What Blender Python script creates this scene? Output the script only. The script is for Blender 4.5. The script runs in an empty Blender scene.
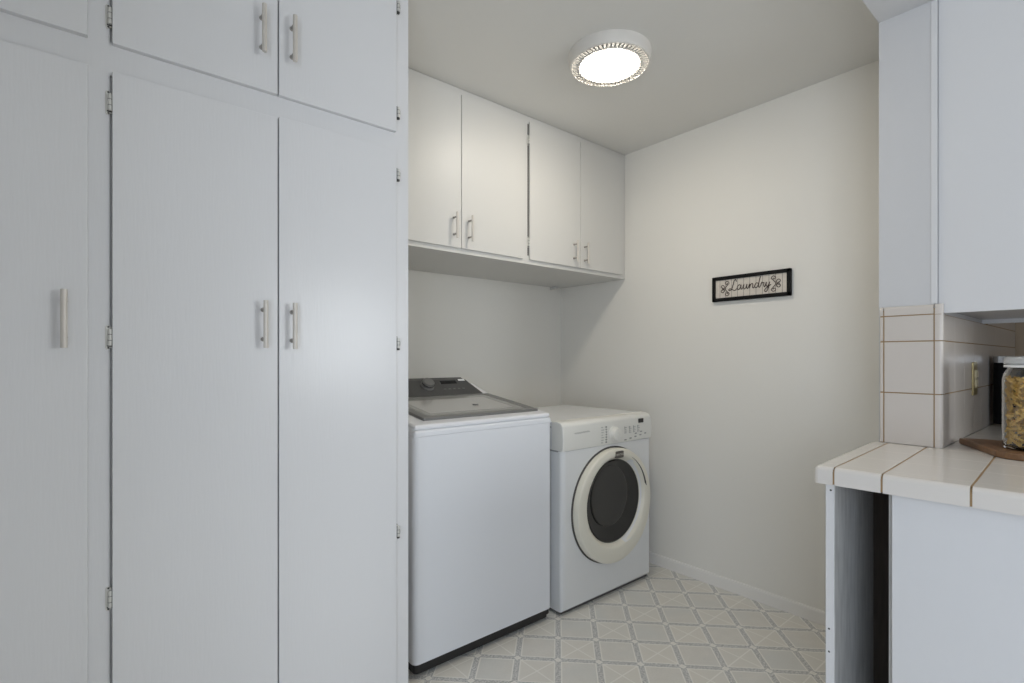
import bpy, bmesh, math, random
from mathutils import Vector, Matrix
random.seed(7)
PI = math.pi
S = bpy.context.scene
C = S.collection

# ------------------------------------------------------------------ camera
CAM_H = 1.1945
cam_d = bpy.data.cameras.new('camera')
cam = bpy.data.objects.new('camera', cam_d)
C.objects.link(cam)
cam.location = (0, 0, CAM_H)
cam.rotation_euler = (PI / 2, 0, -0.6959)
cam_d.sensor_fit = 'HORIZONTAL'
cam_d.sensor_width = 36.0
cam_d.lens = 36.0 * 513.11 / 1024
cam_d.shift_y = 16.68 / 1024
cam_d.clip_start = 0.02
S.camera = cam

# ------------------------------------------------------------------ world, light, exposure
S.view_settings.view_transform = 'Standard'
S.view_settings.look = 'None'
S.view_settings.gamma = 1.0
S.view_settings.use_curve_mapping = False
S.view_settings.exposure = 0.0

w = bpy.data.worlds.new('sky')
S.world = w
w.use_nodes = True
w.node_tree.nodes['Background'].inputs[0].default_value = (0.72, 0.84, 1.0, 1)
w.node_tree.nodes['Background'].inputs[1].default_value = 1.0


def area(name, loc, rot, sx, sy, power, col):
    l = bpy.data.lights.new(name, 'AREA')
    l.shape = 'RECTANGLE'
    l.size, l.size_y = sx, sy
    l.energy = power
    l.color = col
    o = bpy.data.objects.new(name, l)
    C.objects.link(o)
    o.location, o.rotation_euler = loc, rot
    return o


# daylight falling through the kitchen windows (behind and to the left of the camera)
area('rear_window_daylight', (2.30, -2.68, 1.42), (PI / 2, 0, 0), 1.1, 1.1, 39, (0.94, 0.98, 1.0))
area('side_window_daylight', (-1.28, -1.2, 1.25), (PI / 2, 0, -PI / 2), 1.5, 1.9, 42, (0.79, 0.87, 1.0))
LAMP_STRENGTH = 44.0

# ------------------------------------------------------------------ measurements (metres)
XR, YB, YO, YT, ZC, ZOB = 2.55, 2.52, 1.971, 1.51, 2.44, 1.678
PX = 2.06          # end of the partition
PY0, PY1 = 0.38, 0.535
CT = 0.914         # worktop height


# ------------------------------------------------------------------ materials
def mat(name, col, rough=0.5, metal=0.0, spec=0.5, bump=0.0, bscale=60, stretch=(1, 1, 1), var=0.0, coat=0.0):
    m = bpy.data.materials.new(name)
    m.use_nodes = True
    nt = m.node_tree
    b = nt.nodes['Principled BSDF']
    b.inputs['Base Color'].default_value = (*col, 1)
    b.inputs['Roughness'].default_value = rough
    b.inputs['Metallic'].default_value = metal
    b.inputs['Specular IOR Level'].default_value = spec
    b.inputs['Coat Weight'].default_value = coat
    if bump or var:
        tc = nt.nodes.new('ShaderNodeTexCoord')
        mp = nt.nodes.new('ShaderNodeMapping')
        mp.inputs['Scale'].default_value = stretch
        nz = nt.nodes.new('ShaderNodeTexNoise')
        nz.inputs['Scale'].default_value = bscale
        nz.inputs['Detail'].default_value = 4
        nt.links.new(tc.outputs['Object'], mp.inputs[0])
        nt.links.new(mp.outputs[0], nz.inputs['Vector'])
        if bump:
            bp = nt.nodes.new('ShaderNodeBump')
            bp.inputs['Strength'].default_value = bump
            bp.inputs['Distance'].default_value = 0.002
            nt.links.new(nz.outputs['Fac'], bp.inputs['Height'])
            nt.links.new(bp.outputs[0], b.inputs['Normal'])
        if var:
            mx = nt.nodes.new('ShaderNodeMix')
            mx.data_type = 'RGBA'
            mx.inputs[6].default_value = (*[c * (1 - var) for c in col], 1)
            mx.inputs[7].default_value = (*[min(1, c * (1 + var)) for c in col], 1)
            nt.links.new(nz.outputs['Fac'], mx.inputs[0])
            nt.links.new(mx.outputs[2], b.inputs['Base Color'])
    return m


M = {}
M['wall'] = mat('warm_white_wall_paint', (0.83, 0.81, 0.755), 0.75, spec=0.25, bump=0.15, bscale=140)
M['ceiling'] = mat('ceiling_paint', (0.78, 0.765, 0.725), 0.75, spec=0.25, bump=0.1, bscale=160)
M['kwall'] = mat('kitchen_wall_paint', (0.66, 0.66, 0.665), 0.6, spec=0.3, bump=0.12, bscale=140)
M['beige'] = mat('beige_bounce_paint', (0.46, 0.37, 0.27), 0.7, spec=0.25)  # beige set to warm the light bounced off unseen kitchen walls
M['trim'] = mat('white_trim_paint', (0.86, 0.84, 0.80), 0.5, spec=0.3)
M['cab'] = mat('white_cabinet_paint', (0.755, 0.755, 0.76), 0.25, spec=0.4, bump=0.12, bscale=30, stretch=(6, 6, 0.6))
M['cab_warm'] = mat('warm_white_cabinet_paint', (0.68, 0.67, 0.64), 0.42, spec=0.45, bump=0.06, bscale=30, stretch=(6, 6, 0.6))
M['gap'] = mat('gap_shade', (0.09, 0.085, 0.08), 0.9)  # dark colour standing in for shade in gaps
M['raw'] = mat('worn_grey_inner_paint', (0.58, 0.58, 0.57), 0.6, bump=0.3, bscale=14, stretch=(4, 4, 0.6), var=0.35)
M['rawdark'] = mat('dark_brown_slot_back', (0.075, 0.06, 0.05), 0.7, var=0.4, bscale=20, stretch=(6, 6, .7))  # dark brown with streaked variation, for the slot back
M['nickel'] = mat('brushed_champagne_nickel', (0.66, 0.62, 0.565), 0.42, metal=0.25)
M['post'] = mat('darker_nickel', (0.36, 0.34, 0.31), 0.4, metal=0.5)
M['hinge'] = mat('painted_steel_hinge', (0.68, 0.67, 0.63), 0.4, metal=0.2)
M['pin'] = mat('dark_pin_and_gap_shade', (0.06, 0.06, 0.055), 0.6)  # hinge screws, nail holes and the painted shade round knuckles
M['washer'] = mat('white_enamel', (0.79, 0.81, 0.845), 0.28, spec=0.5)
M['wdeck'] = mat('white_enamel_top', (0.80, 0.81, 0.84), 0.22, spec=0.5)
M['console'] = mat('dark_grey_console', (0.075, 0.076, 0.075), 0.36, spec=0.5)
M['lidframe'] = mat('grey_lid_frame', (0.17, 0.17, 0.165), 0.3)
M['lidglass'] = mat('smoked_lid_glass', (0.30, 0.30, 0.285), 0.08, spec=0.6)
M['tub'] = mat('grey_under_glass', (0.46, 0.455, 0.44), 0.10, spec=0.6)
M['blackp'] = mat('black_plastic', (0.012, 0.012, 0.013), 0.4)
M['toaster'] = mat('matte_black_enamel', (0.006, 0.006, 0.006), 0.7, spec=0.1)
M['blackg'] = mat('black_display', (0.008, 0.008, 0.01), 0.15)
M['dryer'] = mat('dryer_white_enamel', (0.79, 0.80, 0.80), 0.26, spec=0.5)
M['cream'] = mat('yellowed_cream_plastic', (0.79, 0.785, 0.74), 0.32)
M['ring'] = mat('aged_cream_door_ring', (0.78, 0.755, 0.655), 0.34)
M['dglass'] = mat('dark_door_glass', (0.016, 0.0155, 0.015), 0.08, spec=0.55)
M['bowl'] = mat('smoky_inner_bowl', (0.032, 0.031, 0.029), 0.12, spec=0.6)
M['gripshade'] = mat('grip_shade', (0.10, 0.095, 0.088), 0.25)  # dark tone painted as shade in the dryer's finger grip
M['print'] = mat('grey_print', (0.34, 0.34, 0.33), 0.6)
M['printd'] = mat('dark_print', (0.10, 0.10, 0.10), 0.6)
M['badge'] = mat('badge_bronze', (0.10, 0.09, 0.075), 0.35)
M['badgel'] = mat('badge_letters', (0.55, 0.53, 0.48), 0.4)
M['white'] = mat('white_label', (0.86, 0.86, 0.85), 0.5)
M['tile'] = mat('white_glazed_tile', (0.66, 0.61, 0.56), 0.30, spec=0.45, bump=0.06, bscale=30)
M['ctile'] = mat('cream_white_worktop_tile', (0.76, 0.72, 0.67), 0.2, spec=0.5, bump=0.08, bscale=24)
M['grout'] = mat('brown_grout', (0.36, 0.24, 0.12), 0.85, bump=0.2, bscale=300)
M['wood'] = mat('walnut_board_wood', (0.20, 0.105, 0.05), 0.45, var=0.35, bscale=16, stretch=(1.2, 10, 4))
M['brass'] = mat('brass_plate', (0.62, 0.52, 0.28), 0.30, metal=0.7)
M['ivory'] = mat('ivory_switch', (0.74, 0.68, 0.50), 0.4)
M['chrome'] = mat('brushed_steel', (0.40, 0.40, 0.40), 0.25, metal=1.0)
M['black'] = mat('black_frame_wood', (0.006, 0.006, 0.006), 0.5, spec=0.2)
M['ink'] = mat('dark_brown_ink', (0.045, 0.026, 0.018), 0.6)
M['pasta'] = mat('dry_pasta', (0.96, 0.60, 0.17), 0.45, var=0.18, bscale=30)
M['lampring'] = mat('lamp_white_enamel', (0.76, 0.73, 0.68), 0.4)
M['lampdark'] = mat('lamp_slot_shadow', (0.30, 0.25, 0.21), 0.8)


def glass(name, tint, rough=0.03):
    m = bpy.data.materials.new(name)
    m.use_nodes = True
    nt = m.node_tree
    nt.nodes.clear()
    out = nt.nodes.new('ShaderNodeOutputMaterial')
    mix = nt.nodes.new('ShaderNodeMixShader')
    fr = nt.nodes.new('ShaderNodeFresnel')
    fr.inputs['IOR'].default_value = 1.5
    t = nt.nodes.new('ShaderNodeBsdfTransparent')
    t.inputs[0].default_value = (*tint, 1)
    g = nt.nodes.new('ShaderNodeBsdfGlossy')
    g.inputs['Roughness'].default_value = rough
    nt.links.new(fr.outputs[0], mix.inputs[0])
    nt.links.new(t.outputs[0], mix.inputs[1])
    nt.links.new(g.outputs[0], mix.inputs[2])
    nt.links.new(mix.outputs[0], out.inputs[0])
    return m


M['glass'] = mat('clear_jar_glass', (0.96, 0.97, 0.96), 0.0)
M['glass'].node_tree.nodes['Principled BSDF'].inputs['Transmission Weight'].default_value = 1.0
M['glass'].node_tree.nodes['Principled BSDF'].inputs['IOR'].default_value = 1.45


M['lidjar'] = mat('pale_glass_lid', (0.86, 0.88, 0.88), 0.1)
M['lidjar'].node_tree.nodes['Principled BSDF'].inputs['Transmission Weight'].default_value = 0.55


def emit(name, col, s):
    m = bpy.data.materials.new(name)
    m.use_nodes = True
    nt = m.node_tree
    b = nt.nodes['Principled BSDF']
    b.inputs['Base Color'].default_value = (0.9, 0.88, 0.84, 1)
    b.inputs['Emission Color'].default_value = (*col, 1)
    b.inputs['Emission Strength'].default_value = s
    return m


M['lamp'] = emit('lit_lamp_glass', (1.0, 0.92, 0.79), LAMP_STRENGTH)


def node(nt, op, a, b=None, c=None):
    n = nt.nodes.new('ShaderNodeMath')
    n.operation = op
    for i, v in enumerate((a, b, c)):
        if v is None:
            continue
        if isinstance(v, (int, float)):
            n.inputs[i].default_value = v
        else:
            nt.links.new(v, n.inputs[i])
    return n.outputs[0]


def vinyl():
    """sheet vinyl: diagonal grid of speckled strips, alternate cells crossed"""
    m = bpy.data.materials.new('patterned_sheet_vinyl')
    m.use_nodes = True
    nt = m.node_tree
    b = nt.nodes['Principled BSDF']
    b.inputs['Roughness'].default_value = 0.32
    b.inputs['Specular IOR Level'].default_value = 0.45
    tc = nt.nodes.new('ShaderNodeTexCoord')
    sp = nt.nodes.new('ShaderNodeSeparateXYZ')
    nt.links.new(tc.outputs['Object'], sp.inputs[0])
    x, y = sp.outputs[0], sp.outputs[1]
    P = 0.1605
    k = 1 / (2 ** .5 * P)
    p = node(nt, 'SUBTRACT', node(nt, 'MULTIPLY', node(nt, 'ADD', x, y), k), 2.04 / P)
    q = node(nt, 'MULTIPLY', node(nt, 'SUBTRACT', y, x), k)
    fp, fq = node(nt, 'FRACT', p), node(nt, 'FRACT', q)
    dp = node(nt, 'ABSOLUTE', node(nt, 'SUBTRACT', node(nt, 'FRACT', node(nt, 'ADD', p, .5)), .5))
    dq = node(nt, 'ABSOLUTE', node(nt, 'SUBTRACT', node(nt, 'FRACT', node(nt, 'ADD', q, .5)), .5))
    dm = node(nt, 'MINIMUM', dp, dq)
    ds = node(nt, 'ADD', dp, dq)
    strip = node(nt, 'LESS_THAN', dm, 0.068)
    line = node(nt, 'LESS_THAN', node(nt, 'ABSOLUTE', node(nt, 'SUBTRACT', dm, 0.083)), 0.017)
    knot = node(nt, 'LESS_THAN', ds, 0.050)
    knot_line = node(nt, 'LESS_THAN', node(nt, 'ABSOLUTE', node(nt, 'SUBTRACT', ds, 0.072)), 0.022)
    odd = node(nt, 'MODULO', node(nt, 'ADD', node(nt, 'ADD', node(nt, 'FLOOR', p), node(nt, 'FLOOR', q)), 1000), 2)
    d1 = node(nt, 'ABSOLUTE', node(nt, 'SUBTRACT', fp, fq))
    d2 = node(nt, 'ABSOLUTE', node(nt, 'SUBTRACT', node(nt, 'ADD', fp, fq), 1))
    cross = node(nt, 'MULTIPLY', node(nt, 'LESS_THAN', node(nt, 'MINIMUM', d1, d2), 0.024), node(nt, 'GREATER_THAN', odd, .5))

    def noise(s, d=4):
        n = nt.nodes.new('ShaderNodeTexNoise')
        n.inputs['Scale'].default_value = s
        n.inputs['Detail'].default_value = d
        nt.links.new(tc.outputs['Object'], n.inputs['Vector'])
        return n.outputs['Fac']

    def mix(f, a, bb):
        n = nt.nodes.new('ShaderNodeMix')
        n.data_type = 'RGBA'
        for i, v in ((0, f), (6, a), (7, bb)):
            if isinstance(v, tuple):
                n.inputs[i].default_value = (*v, 1)
            else:
                nt.links.new(v, n.inputs[i])
        return n.outputs[2]
    soft = noise(22)
    fine = noise(150, 3)
    ramp = nt.nodes.new('ShaderNodeMapRange')
    ramp.inputs[1].default_value, ramp.inputs[2].default_value = 0.4, 0.62
    nt.links.new(fine, ramp.inputs[0])
    wide = noise(3.2, 2)
    cell = mix(soft, (0.68, 0.655, 0.60), (0.79, 0.765, 0.71))
    cell = mix(node(nt, 'MULTIPLY', ramp.outputs[0], .25), cell, (0.60, 0.59, 0.56))
    tint = nt.nodes.new('ShaderNodeMapRange')
    tint.inputs[1].default_value, tint.inputs[2].default_value = 0.42, 0.60
    nt.links.new(wide, tint.inputs[0])
    cell = mix(node(nt, 'MULTIPLY', tint.outputs[0], .55), cell, (0.66, 0.675, 0.655))
    cellx = mix(node(nt, 'MULTIPLY', odd, 0.5), cell, (0.78, 0.745, 0.67))
    sc = mix(ramp.outputs[0], (0.42, 0.42, 0.41), (0.74, 0.73, 0.70))
    lc = (0.86, 0.84, 0.785)
    col = mix(cross, cellx, lc)
    col = mix(line, col, lc)
    col = mix(strip, col, sc)
    col = mix(knot, col, (0.80, 0.78, 0.73))
    col = mix(node(nt, 'MULTIPLY', knot_line, strip), col, lc)
    nt.links.new(col, b.inputs['Base Color'])
    return m


M['vinyl'] = vinyl()


def sign_panel_mat():
    m = mat('whitewashed_planks', (0.66, 0.60, 0.53), 0.6)
    nt = m.node_tree
    b = nt.nodes['Principled BSDF']
    tc = nt.nodes.new('ShaderNodeTexCoord')
    sp = nt.nodes.new('ShaderNodeSeparateXYZ')
    nt.links.new(tc.outputs['Object'], sp.inputs[0])
    f = node(nt, 'FRACT', node(nt, 'DIVIDE', node(nt, 'ADD', sp.outputs[1], 10.015), 0.031))
    l = node(nt, 'LESS_THAN', f, 0.07)
    n = nt.nodes.new('ShaderNodeTexNoise')
    n.inputs['Scale'].default_value = 60
    nt.links.new(tc.outputs['Object'], n.inputs['Vector'])
    a = nt.nodes.new('ShaderNodeMix')
    a.data_type = 'RGBA'
    a.inputs[6].default_value = (0.58, 0.52, 0.45, 1)
    a.inputs[7].default_value = (0.72, 0.67, 0.60, 1)
    nt.links.new(n.outputs['Fac'], a.inputs[0])
    c = nt.nodes.new('ShaderNodeMix')
    c.data_type = 'RGBA'
    c.inputs[7].default_value = (0.24, 0.21, 0.18, 1)
    nt.links.new(l, c.inputs[0])
    nt.links.new(a.outputs[2], c.inputs[6])
    nt.links.new(c.outputs[2], b.inputs['Base Color'])
    return m


M['plank'] = sign_panel_mat()


# ------------------------------------------------------------------ mesh helpers
def bm_new():
    return bmesh.new()


def add_box(bm, x0, x1, y0, y1, z0, z1, bev=0.0, seg=2, mi=0, sel=None):
    """a box; sel(edge_mid, edge_dir) picks the edges to round (all if None)"""
    t = bmesh.new()
    bmesh.ops.create_cube(t, size=1)
    for v in t.verts:
        v.co = Vector(((x0 + x1) / 2 + v.co.x * (x1 - x0), (y0 + y1) / 2 + v.co.y * (y1 - y0), (z0 + z1) / 2 + v.co.z * (z1 - z0)))
    if bev > 0:
        es = []
        for e in t.edges:
            mid = (e.verts[0].co + e.verts[1].co) / 2
            d = (e.verts[1].co - e.verts[0].co).normalized()
            if sel is None or sel(mid, d):
                es.append(e)
        if es:
            bmesh.ops.bevel(t, geom=es, offset=bev, segments=seg, profile=0.5, affect='EDGES')
    merge(bm, t, mi)


def merge(bm, t, mi=None, mtx=None):
    if mtx is not None:
        bmesh.ops.transform(t, matrix=mtx, verts=t.verts)
    vm = {}
    for v in t.verts:
        vm[v] = bm.verts.new(v.co)
    for f in t.faces:
        try:
            nf = bm.faces.new([vm[v] for v in f.verts])
        except ValueError:
            continue
        nf.material_index = f.material_index if mi is None else mi
        nf.smooth = True
    t.free()


def add_prism(bm, poly, axis, a, b, bev=0.0, seg=2, mi=0, sel=None):
    """extrude a 2-D polygon along an axis: axis 'x' -> poly (y,z); 'y' -> (x,z); 'z' -> (x,y)"""
    t = bmesh.new()

    def mk(p, h):
        return {'x': (h, p[0], p[1]), 'y': (p[0], h, p[1]), 'z': (p[0], p[1], h)}[axis]
    A = [t.verts.new(mk(p, a)) for p in poly]
    B = [t.verts.new(mk(p, b)) for p in poly]
    n = len(poly)
    t.faces.new(A)
    t.faces.new(B[::-1])
    for i in range(n):
        t.faces.new([A[i], B[i], B[(i + 1) % n], A[(i + 1) % n]])
    bmesh.ops.recalc_face_normals(t, faces=t.faces)
    if bev > 0:
        es = []
        for e in t.edges:
            mid = (e.verts[0].co + e.verts[1].co) / 2
            d = (e.verts[1].co - e.verts[0].co).normalized()
            if sel is None or sel(mid, d):
                es.append(e)
        bmesh.ops.bevel(t, geom=es, offset=bev, segments=seg, profile=0.5, affect='EDGES')
    merge(bm, t, mi)


def add_lathe(bm, prof, mtx, n=48, mi=0, cap0=False, cap1=False):
    """prof: (radius, height) pairs about local z, placed by mtx"""
    t = bmesh.new()
    rings = []
    for r, h in prof:
        if r < 1e-6:
            rings.append([t.verts.new((0, 0, h))])
        else:
            rings.append([t.verts.new((r * math.cos(2 * PI * i / n), r * math.sin(2 * PI * i / n), h)) for i in range(n)])
    for A, B in zip(rings, rings[1:]):
        for i in range(n):
            j = (i + 1) % n
            if len(A) == 1 and len(B) == 1:
                continue
            if len(A) == 1:
                t.faces.new([A[0], B[j], B[i]])
            elif len(B) == 1:
                t.faces.new([A[i], A[j], B[0]])
            else:
                t.faces.new([A[i], A[j], B[j], B[i]])
    if cap0 and len(rings[0]) > 1:
        t.faces.new(rings[0])
    if cap1 and len(rings[-1]) > 1:
        t.faces.new(rings[-1])
    bmesh.ops.recalc_face_normals(t, faces=t.faces)
    merge(bm, t, mi, mtx)


def add_tube(bm, pts, r, n=6, mi=0, taper=None):
    pts = [Vector(p) for p in pts]
    t = bmesh.new()
    rings = []
    up = None
    for i, p in enumerate(pts):
        d = (pts[min(i + 1, len(pts) - 1)] - pts[max(i - 1, 0)]).normalized()
        if up is None:
            up = d.orthogonal().normalized()
        up = (up - d * up.dot(d)).normalized()
        s = d.cross(up)
        rr = r if taper is None else r * taper(i / (len(pts) - 1))
        rings.append([t.verts.new(p + (up * math.cos(2 * PI * k / n) + s * math.sin(2 * PI * k / n)) * rr) for k in range(n)])
    for A, B in zip(rings, rings[1:]):
        for k in range(n):
            t.faces.new([A[k], A[(k + 1) % n], B[(k + 1) % n], B[k]])
    t.faces.new(rings[0])
    t.faces.new(rings[-1])
    bmesh.ops.recalc_face_normals(t, faces=t.faces)
    merge(bm, t, mi)


def smooth_path(pts, k=6):
    out = []
    P = [Vector(p) for p in pts]
    for i in range(len(P) - 1):
        a, b, c, d = P[max(i - 1, 0)], P[i], P[i + 1], P[min(i + 2, len(P) - 1)]
        for s in range(k):
            u = s / k
            out.append(0.5 * ((2 * b) + (c - a) * u + (2 * a - 5 * b + 4 * c - d) * u * u + (3 * b - a - 3 * c + d) * u ** 3))
    out.append(P[-1])
    return out


def obj(name, bm, mats, parent=None, label=None, origin=None):
    """link one mesh object; bm is in world coordinates, origin = world position of the object (top-level only)"""
    base = Vector((0, 0, 0))
    q = parent
    while q is not None:
        base = base + q.location
        q = q.parent
    off = Vector(origin) if origin is not None else Vector((0, 0, 0))
    bmesh.ops.translate(bm, vec=-(base + off), verts=bm.verts)
    bmesh.ops.recalc_face_normals(bm, faces=bm.faces)
    me = bpy.data.meshes.new(name)
    bm.to_mesh(me)
    bm.free()
    if not isinstance(mats, (list, tuple)):
        mats = [mats]
    for m_ in mats:
        me.materials.append(m_)
    me.set_sharp_from_angle(angle=math.radians(38))
    o = bpy.data.objects.new(name, me)
    C.objects.link(o)
    o.location = off
    wn = o.modifiers.new('weighted_normals', 'WEIGHTED_NORMAL')
    wn.keep_sharp = True
    wn.weight = 100
    if parent:
        o.parent = parent
    if label:
        o['label'] = label
    return o


def thing(name, label, cat, loc, group=None):
    o = bpy.data.objects.new(name, None)
    C.objects.link(o)
    o.location = loc
    o.empty_display_size = 0.1
    o['label'], o['category'] = label, cat
    if group:
        o['group'] = group
    return o


def tag(o, label, cat, group=None, kind=None):
    o['label'], o['category'] = label, cat
    if group:
        o['group'] = group
    if kind:
        o['kind'] = kind
    return o


def struct(name, bm, m):
    o = obj(name, bm, m)
    o['kind'] = 'structure'
    return o


def box_struct(name, m, *boxes):
    bm = bm_new()
    for b in boxes:
        add_box(bm, *b)
    return struct(name, bm, m)


# ------------------------------------------------------------------ the setting
XL, YK, XK = -1.2, -2.6, 3.7
box_struct('floor', M['vinyl'], (XL - .1, XK + .1, YK - .1, YB + .1, -0.05, 0.0))
box_struct('ceiling', M['ceiling'], (XL - .1, XK + .1, YK - .1, YB + .1, ZC, ZC + .06))
box_struct('wall_back', M['wall'], (XL - .1, XR + .1, YB, YB + .1, 0, ZC))
box_struct('wall_right', M['wall'], (XR, XR + .1, PY1, YB, 0, ZC))
box_struct('wall_partition', M['kwall'], (PX, XK + .1, PY0, PY1, 0, ZC))
box_struct('wall_header', M['kwall'], (XL, PX, PY0, PY1, 2.325, ZC))
box_struct('wall_kitchen', M['beige'], (XK, XK + .1, YK, PY0, 0, ZC))
box_struct('wall_blocker_left', M['kwall'], (-0.52, -0.412, 0.36, YT + .02, 0, ZC))  # unseen wall added to keep side daylight off the tall cabinet's left
box_struct('wall_blocker_right', M['beige'], (2.25, XK + .1, -1.07, -0.95, 0, ZC))  # unseen wall added to block rear window light from the backsplash
WX0, WX1, WZ0, WZ1 = 1.7, 2.9, 0.85, 2.0
box_struct('wall_rear', M['kwall'], (XL - .1, WX0, YK - .1, YK, 0, ZC), (WX1, XK + .1, YK - .1, YK, 0, ZC),
           (WX0, WX1, YK - .1, YK, 0, WZ0), (WX0, WX1, YK - .1, YK, WZ1, ZC))
LY0, LY1, LZ0, LZ1 = -1.95, -0.45, 0.3, 2.2
box_struct('wall_left', M['kwall'], (XL - .1, XL, YK, LY0, 0, ZC), (XL - .1, XL, LY1, YB, 0, ZC),
           (XL - .1, XL, LY0, LY1, 0, LZ0), (XL - .1, XL, LY0, LY1, LZ1, ZC))
box_struct('wall_closet', M['wall'], (XL, -0.52, YT + .012, YT + .1, 0, ZC), (0.72, 0.82, 2.115, YB, 0, ZC))
bm = bm_new()
T = 0.05
for a0, a1, z0, z1 in ((WX0, WX1, WZ0, WZ0 + T), (WX0, WX1, WZ1 - T, WZ1), (WX0, WX0 + T, WZ0, WZ1), (WX1 - T, WX1, WZ0, WZ1), (2.28, 2.32, WZ0, WZ1)):
    add_box(bm, a0, a1, YK - .07, YK - .02, z0, z1)
struct('window_1', bm, M['trim'])
bm = bm_new()
for a0, a1, z0, z1 in ((LY0, LY1, LZ0, LZ0 + T), (LY0, LY1, LZ1 - T, LZ1), (LY0, LY0 + T, LZ0, LZ1), (LY1 - T, LY1, LZ0, LZ1), (-1.22, -1.18, LZ0, LZ1)):
    add_box(bm, XL - .07, XL - .02, a0, a1, z0, z1)
struct('window_2', bm, M['trim'])


def baseboard(name, axis, a, b, at):
    bm = bm_new()
    prof = [(0, 0), (0.012, 0), (0.012, 0.048), (0.007, 0.060), (0, 0.061)]
    if axis == 'y':
        add_prism(bm, [(at - d, z) for d, z in prof], 'y', a, b)
    else:
        add_prism(bm, [(at - d, z) for d, z in prof], 'x', a, b)
    return struct(name, bm, M['trim'])


baseboard('baseboard_right', 'y', PY1, YB - .012, XR)
baseboard('baseboard_back', 'x', 0.82, XR, YB)


# ------------------------------------------------------------------ cabinet hardware
def bar_handle(parent, x, yface, zc, length, spacing, r=0.0062, out=0.030):
    """bar pull standing off a door that faces -Y"""
    bm = bm_new()
    y = yface - out
    m4 = Matrix.Translation((x, y, zc - length / 2))
    add_lathe(bm, [(0, 0), (r * .9, 0), (r, .001), (r, length - .001), (r * .9, length), (0, length)], m4, 16, 0)
    for s in (-1, 1):
        m5 = Matrix.Translation((x, y, zc + s * spacing / 2)) @ Matrix.Rotation(-PI / 2, 4, 'X')
        add_lathe(bm, [(r * .72, 0), (r * .72, out - .004), (r * 1.0, out - .003), (r * 1.0, out + .001)], m5, 12, 1)
    return obj('handle', bm, [M['nickel'], M['post']], parent)


def leaf_hinge(parent, x, side, yframe, zc, size=1.0, proud=False):
    """small surface hinge: leaf on the frame, knuckle at the door edge. side=-1: leaf to the left of x"""
    bm = bm_new()
    h = 0.058 * size
    lw = 0.0135 * size
    pts = []
    for t in range(9):
        a = PI * t / 8
        pts.append((math.sin(a - PI / 2), math.cos(a - PI / 2)))
    x0, x1 = (x - lw, x) if side < 0 else (x, x + lw)
    add_prism(bm, [(x0 + .003, zc - h / 2), (x1, zc - h / 2 + .006), (x1, zc + h / 2 - .006), (x0 + .003, zc + h / 2), (x0, zc + h / 2 - .006), (x0, zc - h / 2 + .006)],
              'y', yframe - .0022, yframe + .0005, 0.0006, 1)
    # knuckle
    kx = x + side * (0.0075 if proud else 0.0045)
    yk = yframe - (.0125 if proud else .0062)
    m4 = Matrix.Translation((kx, yk, zc - h * .33))
    add_lathe(bm, [(0, 0), (.0042, 0), (.0045, .001), (.0045, h * .66 - .001), (.0042, h * .66), (0, h * .66)], m4, 12, 0)
    for s in (-.12, .12):
        m4 = Matrix.Translation((kx, yk, zc + s * h))
        add_lathe(bm, [(.0047, -.0006), (.0047, .0006)], m4, 12, 1)
    # dark blocks painted in as shade round the knuckle
    add_box(bm, kx + (.003 if side < 0 else -.0065), kx + (.0065 if side < 0 else -.003), yk, yframe - .001, zc - h * .36, zc + h * .34, mi=1)
    add_box(bm, kx - .006, kx + .004, yk + .0017, yframe - .002, zc - h * .37, zc - h * .325, mi=1)
    if proud:
        add_box(bm, kx - .002, kx + .0052, yk - .002, yk + .004, zc - h * .14, zc + h * .12, mi=1)
        add_box(bm, kx - .003, kx + .0045, yk - .001, yk + .006, zc - h * .46, zc - h * .34, mi=1)
    for s in (-.42, .42):
        sx = (x0 + x1) / 2 - (.001 if side < 0 else -.001)
        m4 = Matrix.Translation((sx, yframe - .0022, zc + s * h)) @ Matrix.Rotation(PI / 2, 4, 'X')
        add_lathe(bm, [(0, .0012), (.0020, .0008), (.0022, 0)], m4, 10, 1)
    return obj('hinge', bm, [M['hinge'], M['pin']], parent)


def slab_door(parent, x0, x1, z0, z1, yface, th=0.018, m='cab'):
    bm = bm_new()
    add_box(bm, x0, x1, yface, yface + th, z0, z1, 0.0022, 2)
    return obj('door', bm, M[m], parent)


# ------------------------------------------------------------------ tall built-in cabinet
YF = YT + 0.015      # face frame
t = thing('storage_cabinet', 'tall white built-in cabinet with slab doors filling the left of the room', 'cabinet', (0.2, 2.1, 0))
bm = bm_new()
xl, xr = -0.41, 0.826
ZT = ZC - .002
fr = [(xl, xr, 1.856, 1.934), (xl, xr, 2.395, ZT), (xl, xr, 0.0, 0.115)]       # rails
fs = [(xl, -0.35), (0.002, 0.0475), (0.770, xr)]                                 # stiles
for a, b, c, d in fr:
    add_box(bm, a, b, YF, YF + .02, c, d)
for a, b in fs:
    for c, d in ((0.115, 1.856), (1.934, 2.395)):
        add_box(bm, a, b, YF, YF + .02, c, d)
add_box(bm, 0.0470, 0.060, YF + .008, YF + .02, 0.115, 1.856)
add_box(bm, 0.0470, 0.060, YF + .008, YF + .02, 1.934, 2.395)
obj('face_frame', bm, M['cab'], t)
bm = bm_new()
add_box(bm, xl, xl + .018, YF + .02, 2.11, 0, ZT)
add_box(bm, xr - .018, xr, YF + .02, 2.11, 0, ZT)
add_box(bm, 0.02, 0.038, YF + .02, 2.10, 0.1, ZT - .02)
add_box(bm, xl + .018, xr - .018, 2.10, 2.11, 0, ZT)
add_box(bm, xl + .018, xr - .018, YF + .02, 2.10, 0.09, 0.108)
add_box(bm, xl + .018, xr - .018, YF + .02, 2.10, 1.886, 1.904)
obj('carcass', bm, M['cab'], t)
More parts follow.
